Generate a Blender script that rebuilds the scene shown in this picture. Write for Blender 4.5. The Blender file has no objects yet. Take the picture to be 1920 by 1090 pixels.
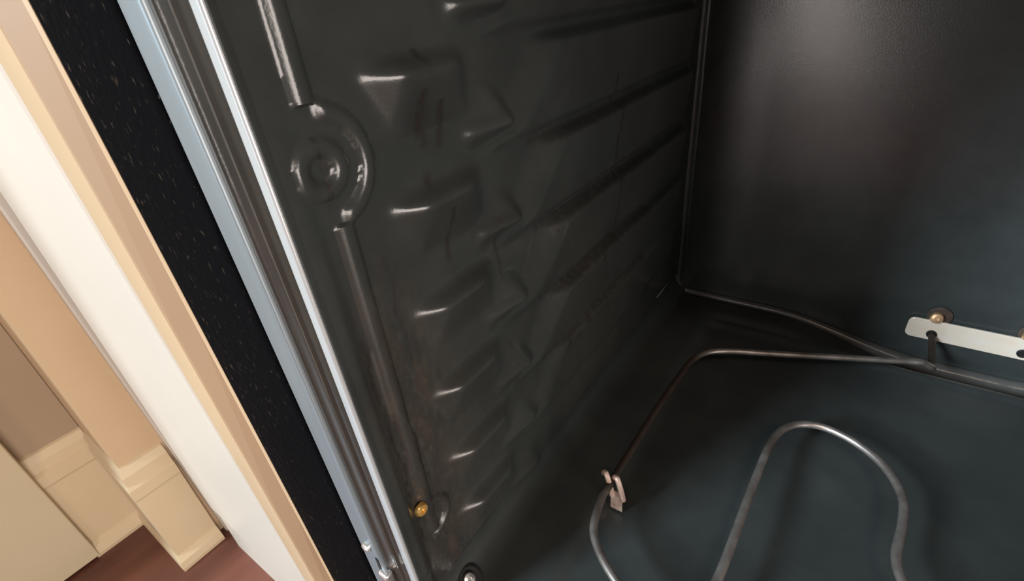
import bpy, math
import numpy as np
from mathutils import Vector, Matrix, noise

C = bpy.context.scene.collection
ZO = 0.628                     # height of the camera above the room floor; local z below is measured from the camera

# ------------------------------------------------------------------ camera
cam = bpy.data.cameras.new('camera'); cam_o = bpy.data.objects.new('camera', cam); C.objects.link(cam_o)
cam.sensor_width = 36; cam.lens = 36*914/1920; cam.clip_start = .005
RIGHT = Vector((0.81940652, 0.56587658, -0.09141468)); DOWN = Vector((0.2260955, -0.46561439, -0.85561911)); FWD = Vector((-0.52673881, 0.68043143, -0.50946962))
cam_o.matrix_world = Matrix(((RIGHT.x, -DOWN.x, -FWD.x, 0), (RIGHT.y, -DOWN.y, -FWD.y, 0), (RIGHT.z, -DOWN.z, -FWD.z, ZO), (0, 0, 0, 1)))
bpy.context.scene.camera = cam_o
# ------------------------------------------------------------------ world, lights, exposure
W = bpy.data.worlds.new('World'); bpy.context.scene.world = W; W.use_nodes = True
W.node_tree.nodes['Background'].inputs[0].default_value = (1.0, .93, .85, 1); W.node_tree.nodes['Background'].inputs[1].default_value = .25

def area(name, loc, target, sx, sy, power, col):
    l = bpy.data.lights.new(name, 'AREA'); l.shape = 'RECTANGLE'; l.size = sx; l.size_y = sy; l.energy = power; l.color = col
    o = bpy.data.objects.new(name, l); C.objects.link(o); o.location = Vector(loc)+Vector((0, 0, ZO))
    o.rotation_euler = (Vector(target)-Vector(loc)).to_track_quat('-Z', 'Y').to_euler(); return o
area('window_light', (-1.3, -2.0, 1.15), (0, .3, -.25), .5, .7, 165, (.78, .92, 1.0))
area('ceiling_lamp', (.60, -1.5, 1.75), (-.2, .2, -.2), .5, .4, 20, (1.0, .78, .62))
area('right_fill_light', (1.95, -.60, -.02), (-.16, .02, -.1), 1.0, 1.15, 50, (1.0, .885, .81))  # added unseen light from the right, makes the highlights on the side wall
area('streak_light', (-.34, -2.35, -.02), (-.05, .5, -.02), .16, 1.1, 9, (1.0, .90, .86))  # added narrow light, unseen, makes the streak mirrored in the back panel
vs = bpy.context.scene.view_settings; vs.view_transform = 'Standard'; vs.look = 'None'; vs.gamma = 1; vs.use_curve_mapping = False; vs.exposure = 0.0

# ------------------------------------------------------------------ materials
def mat(name, col, rough=.5, metal=0, coat=0, spec=.5):
    m = bpy.data.materials.new(name); m.use_nodes = True; b = m.node_tree.nodes['Principled BSDF']
    b.inputs['Base Color'].default_value = (*col, 1); b.inputs['Roughness'].default_value = rough; b.inputs['Metallic'].default_value = metal
    b.inputs['Coat Weight'].default_value = coat; b.inputs['Specular IOR Level'].default_value = spec
    return m, m.node_tree, b
def N(t, typ, **k):
    n = t.nodes.new(typ)
    for a, v in k.items():
        if a in n.inputs: n.inputs[a].default_value = v
        else: setattr(n, a, v)
    return n
def coords(t, scale=(1, 1, 1)):
    c = N(t, 'ShaderNodeTexCoord'); mp = N(t, 'ShaderNodeMapping'); mp.inputs['Scale'].default_value = scale
    t.links.new(c.outputs['Object'], mp.inputs['Vector']); return mp.outputs['Vector']
def noise_tex(t, vec, sc, det=4, ro=.5):
    n = N(t, 'ShaderNodeTexNoise', Scale=sc, Detail=det, Roughness=ro); t.links.new(vec, n.inputs['Vector']); return n.outputs['Fac']
def ramp(t, fac, stops):
    r = N(t, 'ShaderNodeValToRGB'); e = r.color_ramp.elements
    while len(e) < len(stops): e.new(.5)
    for q, (p, c) in zip(e, stops): q.position = p; q.color = (*c, 1)
    t.links.new(fac, r.inputs['Fac']); return r.outputs['Color']
def mix(t, fac, a, b):
    m = N(t, 'ShaderNodeMix', data_type='RGBA')
    for s, v in ((0, fac), (6, a), (7, b)):
        if isinstance(v, (tuple, float, int)): m.inputs[s].default_value = (*v, 1) if isinstance(v, tuple) else v
        else: t.links.new(v, m.inputs[s])
    return m.outputs[2]
def bump(t, b, h, strength, dist):
    n = N(t, 'ShaderNodeBump', Strength=strength, Distance=dist); t.links.new(h, n.inputs['Height']); t.links.new(n.outputs['Normal'], b.inputs['Normal'])

def varied(name, c1, c2, sc, rough, metal=0, vscale=(1, 1, 1), bstr=0, bdist=.001, coat=0, bsc=None, spec=.5):
    m, t, b = mat(name, c1, rough, metal, coat, spec); v = coords(t, vscale); f = noise_tex(t, v, sc)
    t.links.new(ramp(t, f, [(.35, c1), (.68, c2)]), b.inputs['Base Color'])
    if bstr: bump(t, b, noise_tex(t, v, bsc or sc*2, 3), bstr, bdist)
    return m

def enamel(name, base, rough, grime=False):
    m, t, b = mat(name, base, rough); v = coords(t)
    f = noise_tex(t, v, 22, 5, .6); fine = noise_tex(t, v, 900, 2)
    col = ramp(t, f, [(.3, tuple(c*.85 for c in base)), (.7, tuple(c*1.2 for c in base))])
    rr = N(t, 'ShaderNodeMapRange', **{'To Min': rough*.93, 'To Max': rough*1.08}); t.links.new(f, rr.inputs['Value'])
    rout = rr.outputs[0]
    if grime:
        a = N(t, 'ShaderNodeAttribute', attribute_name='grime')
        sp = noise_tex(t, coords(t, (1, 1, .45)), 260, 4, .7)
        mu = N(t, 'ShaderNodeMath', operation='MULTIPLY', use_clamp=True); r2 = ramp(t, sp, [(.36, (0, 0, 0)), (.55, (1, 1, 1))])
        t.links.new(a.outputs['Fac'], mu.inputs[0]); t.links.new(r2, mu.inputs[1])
        hz = N(t, 'ShaderNodeAttribute', attribute_name='haze'); hm = N(t, 'ShaderNodeMath', operation='MULTIPLY', use_clamp=True)
        t.links.new(hz.outputs['Fac'], hm.inputs[0]); t.links.new(ramp(t, noise_tex(t, coords(t, (1, 1, .35)), 75, 5, .65), [(.36, (0, 0, 0)), (.60, (1, 1, 1))]), hm.inputs[1])
        col = mix(t, hm.outputs[0], col, (.056, .048, .039))
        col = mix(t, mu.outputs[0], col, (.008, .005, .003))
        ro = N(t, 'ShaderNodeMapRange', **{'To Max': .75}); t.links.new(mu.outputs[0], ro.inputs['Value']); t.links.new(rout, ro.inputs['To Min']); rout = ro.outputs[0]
    t.links.new(col, b.inputs['Base Color']); t.links.new(rout, b.inputs['Roughness'])
    bump(t, b, fine, .08, .0006)
    return m
M = {}
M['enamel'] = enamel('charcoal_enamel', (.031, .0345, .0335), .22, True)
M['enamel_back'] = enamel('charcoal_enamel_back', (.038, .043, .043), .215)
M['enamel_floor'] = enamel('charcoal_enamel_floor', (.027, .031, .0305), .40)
M['flange'] = enamel('dark_flange_enamel', (.022, .019, .016), .2)
M['steel'] = varied('brushed_trim_steel', (.18, .215, .24), (.235, .275, .30), 60, .42, .55, (1, 1, .05))
M['bright'] = varied('painted_highlight_trim', (.36, .385, .40), (.42, .44, .45), 80, .28, .3, (1, 1, .05))  # pale colour stands for the reflection on the rolled mouth edge
def stipple():
    m, t, b = mat('stippled_black_paint', (.0035, .0035, .004), .27, spec=.5); b.inputs['IOR'].default_value = 1.012; v = coords(t, (1, 1, .7))
    h = noise_tex(t, v, 260, 2, .5); bump(t, b, h, .5, .0012); g = noise_tex(t, coords(t, (1, 1, .5)), 330, 2, .6); b.inputs['Coat Roughness'].default_value = .12
    t.links.new(ramp(t, g, [(.63, (0, 0, 0)), (.74, (.5, .5, .5))]), b.inputs['Coat Weight']); return m
M['black'] = stipple()
M['black_plain'] = varied('black_paint', (.006, .006, .006), (.010, .010, .010), 30, .45)
def rod_mat():
    m, t, b = mat('oxidised_tube_with_shade', (.3, .26, .24), .36, .8); v = coords(t)
    c = ramp(t, noise_tex(t, v, 70), [(.3, (.22, .19, .17)), (.68, (.46, .42, .40))])
    a = N(t, 'ShaderNodeAttribute', attribute_name='tube_shade')
    t.links.new(mix(t, a.outputs['Fac'], c, (.045, .030, .022)), b.inputs['Base Color'])  # mask mixes painted shade into the tube colour
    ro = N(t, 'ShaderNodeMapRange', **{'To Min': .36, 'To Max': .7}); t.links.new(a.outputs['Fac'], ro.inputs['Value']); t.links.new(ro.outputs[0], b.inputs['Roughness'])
    bump(t, b, noise_tex(t, v, 220, 3), .15, .0004); return m
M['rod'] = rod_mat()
M['plate'] = varied('pale_mounting_plate', (.93, .76, .61), (.95, .85, .74), 45, .3, .3)
M['washer'] = varied('rust_brown_washer', (.035, .022, .016), (.075, .045, .030), 180, .6)
M['copper'] = varied('copper_screw', (.58, .36, .20), (.72, .50, .32), 200, .3, .7)
M['rust'] = varied('rusty_bracket', (.48, .34, .28), (.74, .58, .51), 120, .4, .5)
M['brass'] = varied('brass_screw', (.95, .55, .16), (.95, .66, .25), 200, .25, .8)
M['chrome'] = varied('chrome_fastener', (.75, .73, .72), (.88, .86, .86), 90, .2, .9)
M['void'] = varied('dark_opening', (.002, .002, .002), (.004, .004, .004), 50, .8)
M['white'] = varied('warm_white_paint', (.44, .40, .35), (.47, .425, .375), 6, .38)
M['cream'] = varied('cream_paint', (.38, .27, .165), (.41, .295, .185), 6, .4)
M['tan'] = varied('shade_tan_paint', (.265, .175, .105), (.29, .19, .116), 6, .5)  # shade of the moulding's side face, put into the colour
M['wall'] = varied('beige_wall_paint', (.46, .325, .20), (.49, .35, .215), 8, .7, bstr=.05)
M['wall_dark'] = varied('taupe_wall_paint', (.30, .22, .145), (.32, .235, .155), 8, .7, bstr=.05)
M['base'] = varied('cream_baseboard_paint', (.52, .415, .27), (.55, .44, .295), 8, .45)
M['door'] = varied('pale_door_paint', (.45, .375, .25), (.48, .41, .285), 5, .45)
M['wood'] = varied('red_brown_wood', (.070, .023, .016), (.165, .062, .043), 14, .4, 0, (1, .25, 1), .05)

# ------------------------------------------------------------------ helpers
def add(name, verts, faces, m, parent=None, smooth=True, kind=None, label=None, loc=(0, 0, 0), raw=False):
    """one mesh object; local z gets lifted to room height"""
    me = bpy.data.meshes.new(name)
    v = np.asarray(verts, float) if raw else np.asarray(verts, float)+np.array([0, 0, ZO])
    q = parent
    while q is not None: v = v-np.array(q.location); q = q.parent
    me.from_pydata(v.tolist(), [], faces); me.materials.append(m)
    if smooth: me.polygons.foreach_set('use_smooth', [True]*len(me.polygons)); me.set_sharp_from_angle(angle=math.radians(38))
    me.update(); o = bpy.data.objects.new(name, me); C.objects.link(o)
    if parent is not None: o.parent = parent
    if kind: o['kind'] = kind
    if label: o['label'] = label
    return o
def thing(name, label, cat, loc, group=None):
    o = bpy.data.objects.new(name, None); C.objects.link(o); o.location = (loc[0], loc[1], loc[2]+ZO); o['label'] = label; o['category'] = cat
    o.empty_display_size = .05
    if group: o['group'] = group
    return o
def gridfaces(nu, nv, flip=False):
    f = []
    for i in range(nu-1):
        for j in range(nv-1):
            a = i*nv+j; q = (a, a+nv, a+nv+1, a+1); f.append(q[::-1] if flip else q)
    return f
def extrude_profile(pts, z0, z1, nz=2, closed=True):
    """profile in (x,y), run vertically; closed profiles get end caps"""
    n = len(pts); v = []
    for k in range(nz):
        z = z0+(z1-z0)*k/(nz-1); v += [(p[0], p[1], z) for p in pts]
    f = []
    for k in range(nz-1):
        for i in range(n if closed else n-1):
            j = (i+1) % n; f.append((k*n+i, k*n+j, (k+1)*n+j, (k+1)*n+i))
    if closed: f.append(tuple(range(n))[::-1]); f.append(tuple(range((nz-1)*n, nz*n)))
    return v, f
def box(x0, x1, y0, y1, z0, z1):
    v = [(x, y, z) for x in (x0, x1) for y in (y0, y1) for z in (z0, z1)]
    return v, [(0, 1, 3, 2), (4, 6, 7, 5), (0, 4, 5, 1), (2, 3, 7, 6), (0, 2, 6, 4), (1, 5, 7, 3)]
def bevel(o, w, seg=3):
    m = o.modifiers.new('bevel', 'BEVEL'); m.width = w; m.segments = seg; m.limit_method = 'ANGLE'; m.angle_limit = .6
    n = o.modifiers.new('wn', 'WEIGHTED_NORMAL'); n.keep_sharp = False; return o
def round_path(pts, rad, seg=8):
    """polyline with rounded corners; rad one value or per-point"""
    P = [np.array(p, float) for p in pts]; out = [P[0]]
    for i in range(1, len(P)-1):
        a, b, c = P[i-1], P[i], P[i+1]; r = rad[i] if isinstance(rad, (list, tuple)) else rad
        la, lc = np.linalg.norm(a-b), np.linalg.norm(c-b); r = min(r, la*.49, lc*.49)
        p0 = b+(a-b)/la*r; p1 = b+(c-b)/lc*r
        for s in range(seg+1):
            t = s/seg; out.append((1-t)**2*p0+2*t*(1-t)*b+t*t*p1)
    out.append(P[-1]); return out
def smooth_path(pts, seg=8):
    P = [np.array(p, float) for p in pts]; P = [2*P[0]-P[1]]+P+[2*P[-1]-P[-2]]; out = []
    for i in range(1, len(P)-2):
        for s in range(seg):
            t = s/seg; p0, p1, p2, p3 = P[i-1:i+3]
            out.append(.5*((2*p1)+(-p0+p2)*t+(2*p0-5*p1+4*p2-p3)*t*t+(-p0+3*p1-3*p2+p3)*t**3))
    out.append(P[-2]); return out
def tube(path, r, n=12):
    rf = r if callable(r) else (lambda p: r)
    P = [Vector(p) for p in path]; v = []; f = []; up = None
    for i, p in enumerate(P):
        d = (P[min(i+1, len(P)-1)]-P[max(i-1, 0)]).normalized()
        if up is None: up = d.orthogonal().normalized()
        up = (up-d*up.dot(d)).normalized(); s = d.cross(up)
        for k in range(n):
            a = 2*math.pi*k/n; q = p+(up*math.cos(a)+s*math.sin(a))*rf(p); v.append(tuple(q))
    for i in range(len(P)-1):
        for k in range(n): f.append((i*n+k, i*n+(k+1) % n, (i+1)*n+(k+1) % n, (i+1)*n+k))
    f.append(tuple(range(n))[::-1]); f.append(tuple(range((len(P)-1)*n, len(P)*n))); return v, f
def lathe(profile, origin, axis, n=24):
    """profile [(r, h)] turned about axis through origin"""
    ax = Vector(axis).normalized(); u = ax.orthogonal().normalized(); w = ax.cross(u); o = Vector(origin); v = []; f = []
    for r, h in profile:
        for k in range(n):
            a = 2*math.pi*k/n; v.append(tuple(o+ax*h+(u*math.cos(a)+w*math.sin(a))*r))
    for i in range(len(profile)-1):
        for k in range(n): f.append((i*n+k, i*n+(k+1) % n, (i+1)*n+(k+1) % n, (i+1)*n+k))
    f.append(tuple(range(n))[::-1]); f.append(tuple(range((len(profile)-1)*n, len(profile)*n))); return v, f
def sm(x): x = np.clip(x, 0, 1); return x*x*(3-2*x)

# ------------------------------------------------------------------ room setting
RF = -.628                                             # room floor (local)
v, f = box(-1.6, 1.6, -2.6, .75, RF-.03, RF); add('floor', v, f, M['wood'], smooth=False, kind='structure')

def baseboard(name, x, y0, y1, ret=0):
    """moulded baseboard on a wall facing +x; with ret it turns the corner at y0 and runs back along -x"""
    prof = [(0, 0), (.020, 0), (.021, .006), (.019, .016), (.012, .024), (.012, .138), (.0135, .142), (.0135, .158), (.009, .163), (.0085, .176), (.003, .186), (0, .188)]
    vv = []; n = len(prof)
    rows = ([lambda p: (x-ret, y0-p*.5)] if ret else [])+[lambda p: (x+p, y0-p*.5 if ret else y0), lambda p: (x+p, y1)]
    for r in rows:
        for px, pz in prof: vv.append((*r(px), RF+pz))
    ff = [(k*n+i, k*n+i+1, (k+1)*n+i+1, (k+1)*n+i) for k in range(len(rows)-1) for i in range(n-1)]
    ff += [tuple(range(n))[::-1], tuple(range((len(rows)-1)*n, len(rows)*n))]
    return add(name, vv, ff, M['base'], smooth=False, kind='structure')
v, f = box(-.95, -.650, .0315, .70, RF, .9); add('wall_left', v, f, M['wall'], smooth=False, kind='structure')
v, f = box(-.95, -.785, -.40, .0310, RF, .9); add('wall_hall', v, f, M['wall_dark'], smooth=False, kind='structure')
baseboard('baseboard_left', -.650, .0315, .078, .118)
baseboard('baseboard_hall', -.785, -.038, .0312)
v, f = box(-.7845, -.7625, -.36, -.0345, RF+.004, .9); d1 = add('door_1', v, f, M['door'], smooth=False, kind='structure'); bevel(d1, .002, 2)

# ------------------------------------------------------------------ cabinet beside the range
cab = thing('cabinet', 'white painted cabinet end panel with cream moulding, left of the black range frame', 'cabinet', (-.46, .085, RF))
def leaned(name, pts, z0, z1, kx, m, smooth=True, ky=0, nz=8, label=None):
    """upright strip; the sides follow the old house and lean slightly (k = lean per metre, may differ per profile point)"""
    ks = [p[2] if len(p) > 2 else kx for p in pts]; pts = [p[:2] for p in pts]; n = len(pts)
    vv, ff = extrude_profile(pts, z0, z1, nz)
    vv = [(x+ks[i % n]*z, y+ky*z, z) for i, (x, y, z) in enumerate(vv)]
    return add(name, vv, ff, m, cab, smooth, label=label)
ZT = .5
o = leaned('highlight_strip', [(-.2945, .0950, -.040), (-.2940, .0790, -.040), (-.2952, .0782, -.0405), (-.2965, .0778, -.041), (-.2965, .0950, -.041)][::-1], RF, ZT, -.04, M['cream'], label='thin pale strip standing in for the edge highlight by the black frame')  # edge highlight built as a pale strip
o = leaned('shade_side_strip', [(-.2962, .1000, -.041), (-.2962, .0780, -.041), (-.3075, .0697, -.053), (-.3110, .0697, -.053), (-.3110, .1000, -.05)][::-1], RF, ZT, -.05, M['tan'], smooth=False, label='moulding side next to the black frame, its shade painted tan')  # shaded side of the moulding, painted darker as its own strip
o = leaned('moulding', [(-.3090, .105, -.053), (-.3090, .0703, -.053), (-.3094, .0692, -.053), (-.3120, .0687, -.053), (-.3200, .0683, -.057), (-.3300, .0685, -.061), (-.3390, .0690, -.065), (-.3440, .0702, -.067), (-.3465, .073, -.068), (-.3465, .105, -.068)][::-1], RF, ZT, -.06, M['cream'], label='cream moulding strip with a rounded front')
o = leaned('door_panel', [(-.396, .104, -.080), (-.396, .0808, -.080), (-.3980, .0790, -.080), (-.6345, .0790, -.075), (-.636, .0805, -.075), (-.636, .104, -.075)][::-1], -.535, ZT, -.075, M['white'])
o = leaned('stile', [(-.340, .1055), (-.340, .1000), (-.4065, .1000), (-.4065, .1055)][::-1], RF, ZT, -.075, M['cream'], smooth=False)
o = leaned('scribe_strip', [(-.6495, .11), (-.6495, .0705), (-.6405, .0705), (-.6385, .0725), (-.6385, .11)][::-1], RF, ZT, 0, M['white'], smooth=False, ky=-.024)
o = leaned('bottom_rail', [(-.600, .12), (-.600, .0825), (-.30, .0825), (-.30, .12)][::-1], RF, -.5365, 0, M['white'], smooth=False, nz=2)
o = leaned('carcass', [(-.640, .60), (-.640, .106), (-.345, .106), (-.345, .60)][::-1], RF+.01, ZT, 0, M['cream'], smooth=False, nz=2)

# ------------------------------------------------------------------ the range oven
FL = -.332; XW = -.160; XR = .426; YB = .552; YF = .0846; TOP = .105
oven = thing('oven', 'open range oven with ribbed charcoal enamel cavity and black frame', 'oven', (.133, .30, RF))

def wall_height(Y, Z):
    """pressed relief of the side wall, metres towards the cavity"""
    H = np.zeros_like(Y); G = np.zeros_like(Y)
    tops = [.0345, -.0195, -.0730, -.1265, -.1790, -.2305, -.2800]
    for k, zt in enumerate(tops):
        s = 1-.035*k
        v = zt-Z                                        # distance below the ledge
        # front stub: sharp ledge on top, wedge tapering downward, pyramid-like front end
        y0 = .1255+.50*np.clip(v, 0, .03)
        yr = np.clip((Y-y0)/.0175, 0, 1); yb = 1-sm((Y-.170+.1*v)/.020)
        top = sm((v+.006)/.007)
        body = np.clip(1-np.clip(v, 0, 1)/.0265, 0, 1)
        st = .0120*s*np.minimum(np.minimum(yr, body), yb)*top
        H = np.maximum(H, st)
        if k <= 5:
            # rear pad: swept front edge, ledge on top, fading towards the next ledge
            yt = np.interp(v, [-.01, 0, .019, .035, .046, .06], [.268, .263, .249, .235, .214, .195])
            yf = yt-.025
            a = np.clip((Y-yf)/(yt-yf+.001), 0, 1); a = .6*a+.4*sm(a)
            b = 1-sm((Y-.508)/.016)
            w = sm((v+.0045)/.0055)*np.clip(1-.62*np.clip(v, 0, 1)/.047, 0, 1)*(1-sm((v-.043)/.006))
            pd = .0120*s*(1 if k < 5 else .6)*a*b*w
            H = np.maximum(H, pd)
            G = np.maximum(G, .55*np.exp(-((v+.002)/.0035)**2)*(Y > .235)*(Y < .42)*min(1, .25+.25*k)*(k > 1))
    for k, zt in enumerate(tops):                       # valley between stub and pad: a small facet turned to the front, with a step at its foot
        v = zt-Z; c = np.clip((v-.012)/.022, 0, 1); yl = .197-.016*c; yr = .198+.014*c
        tri = .36*(np.clip(Y, yl, yr)-yl)*(1-sm((Y-yr)/.012))*sm((v-.011)/.004)*(1-sm((v-.034)/.005))
        stp = .0035*sm((v-.0275)/.005)*(1-sm((v-.035)/.009))*sm((Y-.178)/.006)*(1-sm((Y-.206)/.010))
        H = np.maximum(H, (tri+stp)*(1-.1*k))
    for _ in range(2):                                  # pressed sheet has soft bends
        P = np.pad(H, 2, mode='edge'); H = (P[:-4, 2:-2]+P[1:-3, 2:-2]+P[2:-2, 2:-2]+P[3:-1, 2:-2]+P[4:, 2:-2])/5
        P = np.pad(H, 1, mode='edge'); H = (P[1:-1, :-2]+P[1:-1, 1:-1]+P[1:-1, 2:])/3
    # vertical bead with a circular detour
    bw = .0042
    bz = np.where(Z > -.024, 1, np.where((Z < -.069) & (Z > -.268), 1, 0))
    db = np.abs(Y-np.interp(Z, [-.3, -.15, -.069, -.024, .1], [.107, .1045, .1045, .1020, .1030]))
    endz = np.minimum(np.abs(Z+.024), np.abs(Z+.069))
    bead = np.sqrt(np.clip(1-(db/bw)**2, 0, 1))*bz
    rc = np.hypot(Y-.1015, Z+.0465)
    arc = np.sqrt(np.clip(1-((rc-.0205)/.0036)**2, 0, 1))*sm((Y-.1035)/.005)
    ring = np.sqrt(np.clip(1-((rc-.0082)/.0036)**2, 0, 1))
    rb = np.hypot(Y-.106, Z+.258)
    jr = np.sqrt(np.clip(1-((rb-.0135)/.003)**2, 0, 1))*sm((Y-.1035)/.004)*(Z < -.235)
    H = np.maximum(H, .0024*np.maximum(np.maximum(bead, arc), np.maximum(ring*.9, jr)))
    # blend to the corner at the back and to the flange at the front
    H = H*(1-sm((Y-.520)/.02))
    # large soft unevenness of pressed sheet
    H = H+.0006*np.sin(Y*37+Z*11)*np.sin(Z*29)*sm((Y-.09)/.02)
    H = H-.029*Z*(Z < 0)*(1-sm((Y-.088)/.010))          # meets the leaning mouth frame
    # dirt: runs under the front bead, splatter in the valleys
    front = np.exp(-((Y-.112)/.020)**2)*sm((-.06-Z)/.10)
    G = np.maximum(G, .5*front)
    for yy, za, zb, wv, amp in ((.1075, -.150, -.255, .0009, .004), (.1015, -.16, -.25, .0008, -.003), (.096, -.12, -.27, .0012, .003), (.1185, -.09, -.15, .0008, .002), (.1010, -.035, -.062, .0007, .001), (.152, -.028, -.052, .0020, .001), (.163, -.034, -.054, .0016, .002), (.158, -.080, -.11, .0012, .001), (.195, -.10, -.15, .0009, .003), (.198, -.19, -.225, .0009, .002), (.345, -.05, -.13, .0012, .001), (.350, -.135, -.178, .0012, .0)):
        t = (za-Z)/(za-zb); c = yy+amp*t+.0012*np.sin(Z*170+yy*900)
        G = np.maximum(G, 1.5*np.exp(-((Y-c)/wv)**2)*((t > 0) & (t < 1)))
    for yy, zz, r in ((.157, -.0155, .0022), (.152, -.0655, .0022), (.349, -.128, .004), (.346, -.176, .004), (.268, -.234, .004), (.300, -.232, .003), (.283, -.236, .003), (.252, -.131, .004), (.32, -.182, .003)):
        G = np.maximum(G, 1.4*np.exp(-(((Y-yy)**2+(Z-zz)**2)/r**2)))
    F = front*.9+.35*np.exp(-((Y-.125)/.03)**2)*sm((-.09-Z)/.08)+.25*sm((Y-.24)/.03)*(1-sm((Y-.40)/.06))*sm((-.10-Z)/.06)
    return H, G, F
NY, NZ_ = 380, 350
ys = np.linspace(YF, YB+.001, NY); zs = np.linspace(FL+.018, TOP, NZ_)
YY, ZZ = np.meshgrid(ys, zs, indexing='ij'); HH, GG, FF = wall_height(YY, ZZ)
# rounded into the back panel (concave corner)
cr = .022; tcb = np.clip((YY-(YB-cr))/cr, 0, 1); fil = cr*(1-np.sqrt(1-np.clip(tcb, 0, .999)**2))*.55
def side_wall(name, x, sgn):
    X = x+sgn*(HH+fil); vv = np.stack([X, YY, ZZ], -1).reshape(-1, 3)
    o = add(name, vv, gridfaces(NY, NZ_, sgn < 0), M['enamel'], oven)
    at = o.data.attributes.new('grime', 'FLOAT', 'POINT'); at.data.foreach_set('value', np.clip(GG, 0, 1).reshape(-1).astype('f'))
    at = o.data.attributes.new('haze', 'FLOAT', 'POINT'); at.data.foreach_set('value', np.clip(FF, 0, 1).reshape(-1).astype('f')); return o
side_wall('left_wall', XW, 1)
side_wall('right_wall', XR, -1)

# cavity floor: fillets at the sides, shallow pan in the middle
nx, ny = 190, 150
def floor_profile(n, x0, x1, r):
    out = [(x0+r*(1-math.sin(a)), FL+r*(1-math.cos(a))) for a in np.linspace(math.pi/2, 0, 12)]
    mid = [(x, FL) for x in np.linspace(x0+r, x1-r, n)][1:-1]
    return out+mid+[(x1-(p[0]-x0), p[1]) for p in out[::-1]]
fp = floor_profile(nx, XW, XR, .018); fy = np.linspace(.060, YB, ny); vv = []
for x, z in fp:
    for y in fy:
        d = min(sm((x-XW-.052)/.012), sm((XR-.052-x)/.012), sm((y-.125)/.012), sm((.495-y)/.014))
        lip = .006*float(1-sm((y-.062)/.02))
        dz = -.005*float(d)-lip+.0009*math.sin(x*23+1)*math.sin(y*19)*float(d)
        tr = float(sm((y-.485)/.05))*(.008+.027*float(sm((x+.03)/.13)*sm((2*.133-x+.03)/.13)))
        if x < XW+.019 or x > XR-.019: tr = 0 if z > FL+.0005 else tr
        vv.append((x, y, z+dz-tr))
add('floor_panel', vv, gridfaces(len(fp), ny, False), M['enamel_floor'], oven)
# back panel: slightly dished sheet with a rolled rim
def rrect(x0, x1, z0, z1, r, n=8):
    p = []
    for cx, cz, a0 in ((x0+r, z0+r, math.pi), (x1-r, z0+r, 1.5*math.pi), (x1-r, z1-r, 0), (x0+r, z1-r, .5*math.pi)):
        p += [(cx+r*math.cos(a0+a), cz+r*math.sin(a0+a)) for a in np.linspace(0, math.pi/2, n)]
    return p
nxb, nzb = 120, 100; vv = []
for x in np.linspace(XW, XR, nxb):
    for z in np.linspace(FL-.05, TOP, nzb):
        u = (x-XW)/(XR-XW); w = (z-FL)/(TOP-FL)
        vv.append((x, YB-.001+.0022*math.sin(u*9+.6)*math.sin(w*4+.5)*min(1, 8*u)*min(1, 8*max(w, 0)), z))
add('back_panel', vv, gridfaces(nxb, nzb, False), M['enamel_back'], oven)
XC0 = .133
def rimz(x): return -.3365-.027*float(sm((x+.045)/.15)*sm((2*.133-x+.045)/.15))
rim = [(XW+.003, YB-.004, TOP-.003), (XW+.0025, YB-.004, -.10), (XW+.002, YB-.004, -.310)]+[(XW+.002+.016*(1-math.cos(a)), YB-.004, -.3205-.016*math.sin(a)) for a in np.linspace(.1, math.pi/2, 7)]
rim += [(x, YB-.004, rimz(x)) for x in np.linspace(XW+.03, XC0, 16)]
rim += [(2*XC0-x, y, z) for x, y, z in rim[-2::-1]]
M['rim'] = enamel('highlight_rim_enamel', (.085, .080, .076), .24)  # lighter than the panel: the rim's highlight is in the colour
v, f = tube(rim, lambda p: .0038+.0040*float(sm((p.x+.03)/.13)*sm((2*.133-p.x+.03)/.13)) if p.z < -.33 else .0038, 12); add('panel_rim', v, f, M['rim'], oven)
v, f = box(XW-.01, XR+.01, YF, YB+.01, TOP, TOP+.01); add('top_panel', v, f, M['enamel_floor'], oven, smooth=False)

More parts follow.
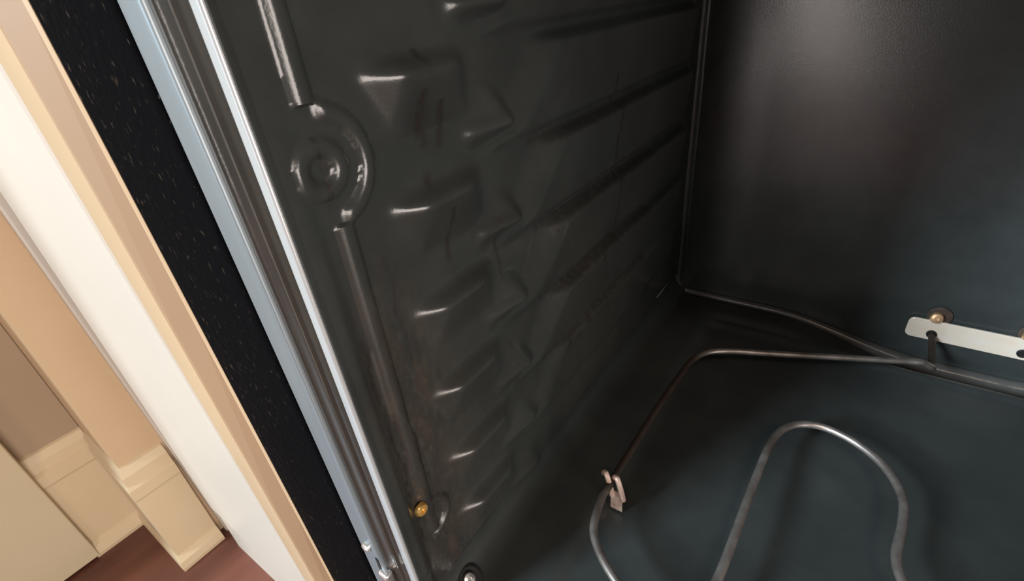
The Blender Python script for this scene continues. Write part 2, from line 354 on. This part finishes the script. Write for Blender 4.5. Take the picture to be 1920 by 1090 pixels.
# front frame of the oven mouth (left upright), each strip of its own
def upright(name, pts, m, z0=RF+.06, z1=.40, kx=0, smooth=True, label=None, mirror=False, ky=0):
    vv, ff = extrude_profile(pts, z0, z1, 6); vv = [(x+kx*z, y+ky*z, z) for x, y, z in vv]
    if mirror: vv = [(XW+XR-x, y, z) for x, y, z in vv]; ff = [q[::-1] for q in ff]
    return add(name, vv, ff, m, oven, smooth, label=label)
def arc(cx, cy, r, a0, a1, n=10): return [(cx+r*math.cos(math.radians(a)), cy+r*math.sin(math.radians(a))) for a in np.linspace(a0, a1, n)]
KX = -.036
for mir in (False, True):
    o = upright('side_panel', [(-.2935, .60), (-.2935, .0825)]+arc(-.2905, .0815, .003, 180, 270, 6)+[(-.2165, .0785)]+arc(-.2165, .0815, .003, 270, 350, 5)+[(-.2135, .60)], M['black'], kx=KX, mirror=mir, label='stippled black painted side frame')
    bevel(o, .001, 2)
    upright('mouth_edge', [(-.2137, .12), (-.2137, .0905), (-.2085, .0905), (-.2085, .12)], M['void'], kx=KX, mirror=mir, smooth=False)
    upright('trim_strip', [(-.2096, .12), (-.2096, .0798), (-.2090, .0789), (-.2070, .0785), (-.1945, .0785)]+arc(-.1938, .0801, .0016, 275, 360, 6)+[(-.1922, .12)], M['steel'], kx=KX, mirror=mir, label='blue grey metal trim strip')
    upright('flange', [(-.1932, .0905), (-.1932, .0815), (-.1920, .0808), (-.1895, .0808), (-.1880, .0822), (-.1835, .0828), (-.1815, .0815), (-.1795, .0815), (-.1780, .0828), (-.1715, .0828), (-.1690, .0815), (-.1650, .0812), (-.1650, .0905)], M['flange'], mirror=mir, kx=KX, label='dark glossy grooved flange')
    upright('edge_bead', [(-.1662, .0905), (-.1662, .0815)]+arc(-.1645, .0814, .0016, 190, 262, 5)+[(-.1620, .0799)]+arc(-.1618, .0815, .0016, 280, 350, 6)+[(-.1602, .0850)], M['bright'], mirror=mir, kx=KX*.8, label='rolled edge of the oven mouth with its highlight painted pale')
    upright('mouth_lip', [(-.1610, .0850)]+arc(-.1602, .0824, .0008, 180, 330, 8)+[(-.1595, .0832), (-.1600, .0850)], M['enamel'], mirror=mir, kx=KX*.8, label='dark lip where the cavity wall begins')
v, f = box(-.2135, .4795, .0905, .12, RF+.06, FL-.03); add('drawer_front', v, f, M['black_plain'], oven, smooth=False)
v, f = box(-.2135, .4795, .086, .12, TOP-.002, .40); add('control_panel', v, f, M['black_plain'], oven, smooth=False)

# small fastenings on the frame and in the cavity
def screw(name, pos, axis, r, m, parent, label=None):
    v, f = lathe([(r*.55, -.004), (r*.55, 0), (r, .0), (r, r*.25), (r*.8, r*.55), (r*.35, r*.62), (r*.3, r*.35)], pos, axis, 20)
    return add(name, v, f, m, parent, label=label)
screw('screw', (XW+.0015, .1000, -.2395), (1, -.1, .1), .0042, M['brass'], oven, 'small brass screw low on the side wall')
v, f = lathe([(.0088, 0), (.0088, .0010), (.0072, .0016), (.0052, .0008), (.0046, .0008)], (-.1510, .1160, FL+.0034), (.5, -.1, .85), 24); add('hole_collar', v, f, M['void'], oven)
screw('floor_screw', (-.1510, .1156, FL+.0044), (.5, -.3, .85), .0042, M['chrome'], oven, 'bright floor screw in a dark round recess')
screw('frame_screw', (-.1910, .0783, -.2725), (.1, -1, .1), .0032, M['chrome'], oven, 'chrome screw on the trim strip')
v, f = box(-.1860, -.1838, .0780, .0800, -.2925, -.2800); add('slot', v, f, M['void'], oven, smooth=False, label='narrow dark slot in the trim strip')
v, f = box(-.1855, -.1770, .0755, .0815, -.312, -.2905); o = add('hinge_catch', v, f, M['chrome'], oven, smooth=False, label='pale hinge catch at the foot of the trim strip'); bevel(o, .0018, 3)

# ------------------------------------------------------------------ bake element
EL = -.308
elem = thing('bake_element', 'thin greyish pink heating element looped above the dark oven floor', 'heating element', (.133, .30, FL))
XC = .133
half = [(.0960, .5460, -.322), (.0965, .5300, -.3225), (.0960, .4950, -.3240), (.0940, .4780, -.3160), (.0860, .4710, -.3095), (.0720, .4650, EL), (-.0300, .4235, EL), (-.0620, .4105, EL), (-.0800, .3985, EL), (-.0885, .3800, EL), (-.0915, .3500, EL), (-.0945, .3000, EL), (-.0965, .2187, EL), (-.0965, .2020, EL), (-.0890, .1750, EL), (-.0640, .1550, EL), (-.0400, .1500, EL), (-.0220, .1580, EL), (-.0140, .1850, EL), (-.0105, .2700, EL), (-.0070, .3150, EL), (.0020, .3370, EL), (.0200, .3470, EL), (.0420, .3430, EL), (.0620, .3280, EL), (.0730, .3060, EL), (.0738, .2820, EL), (.0712, .2560, EL), (.0760, .2380, EL), (.0900, .2210, EL), (.1100, .2110, EL)]
full = half+[(2*XC-x, y, z) for x, y, z in half[::-1]]
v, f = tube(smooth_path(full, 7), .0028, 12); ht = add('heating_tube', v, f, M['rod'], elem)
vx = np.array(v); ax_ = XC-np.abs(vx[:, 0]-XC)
tube_shade = np.maximum(.93*sm((-.070-ax_)/.015)*sm((vx[:, 1]-.185)/.03)*(1-sm((vx[:, 1]-.375)/.03)), .75*sm((vx[:, 1]-.285)/.03)*sm((.012-ax_)/.02)*(1-sm((vx[:, 1]-.343)/.01))*(ax_ > -.03))  # shade on the outer runs and inner legs, painted into the tube
tube_shade = np.maximum(tube_shade, .95*(vx[:, 2] < -.3165)*(vx[:, 1] > .45))  # rear legs darkened as well
at = ht.data.attributes.new('tube_shade', 'FLOAT', 'POINT'); at.data.foreach_set('value', tube_shade.astype('f'))
pp = rrect(.0755, 2*XC-.0755, -.3290, -.3070, .0055, 5); n = len(pp)
vv = [(x, y, z) for y in (.5475, .5450) for x, z in pp]; ff = [(i, (i+1) % n, n+(i+1) % n, n+i) for i in range(n)]+[tuple(range(n))[::-1], tuple(range(n, 2*n))]
o = add('mounting_plate', vv, ff, M['plate'], elem, smooth=False, label='pale oblong mounting plate'); bevel(o, .0006, 2)
for x in (.0960, .1620):
    v, f = lathe([(.0042, -.002), (.0042, .0012), (.0036, .0018), (.0030, .0010)], (x, .5448, -.3215), (0, -1, 0), 18); add('grommet', v, f, M['void'], elem)
    screw('plate_screw', (x-.0010, .5450, -.3025), (0, -1, .25), .0056, M['copper'], elem, 'copper coloured screw on the plate edge')
    v, f = lathe([(.0098, 0), (.0098, .0008), (.0085, .0012), (.004, .0012)], (x+.0010, .5480, -.3015), (0, -1, 0), 20); add('washer', v, f, M['washer'], elem)
# support clip holding the tube near the front left bend: upright strip with two prongs folded over the tube
def clip(cx, sg):
    th = .0009
    sec = [(-.0050, .0), (.0050, .0), (.0050, .0200), (-.0050, .0200)]
    vv = [(cx+sg*.0050+dx*.9, .2165+s, FL-.002+dz) for s in (0, th) for dx, dz in sec]
    ff = [(0, 1, 2, 3), (7, 6, 5, 4), (0, 4, 5, 1), (1, 5, 6, 2), (2, 6, 7, 3), (3, 7, 4, 0)]
    o = add('support_clip', vv, ff, M['rust'], elem, smooth=False, label='upright metal clip gripping the tube')
    for dx in (-.0042, .0042):
        v, f = tube(smooth_path([(cx+sg*.0065+dx, .2154, FL+.014), (cx+sg*.004+dx, .2160, FL+.024), (cx+dx, .2180, FL+.0315), (cx-sg*.003+dx, .2205, FL+.0275)], 5), .0021, 8)
        add('prong', v, f, M['rust'], o)
clip(-.0965, 1); clip(2*XC+.0965, -1)
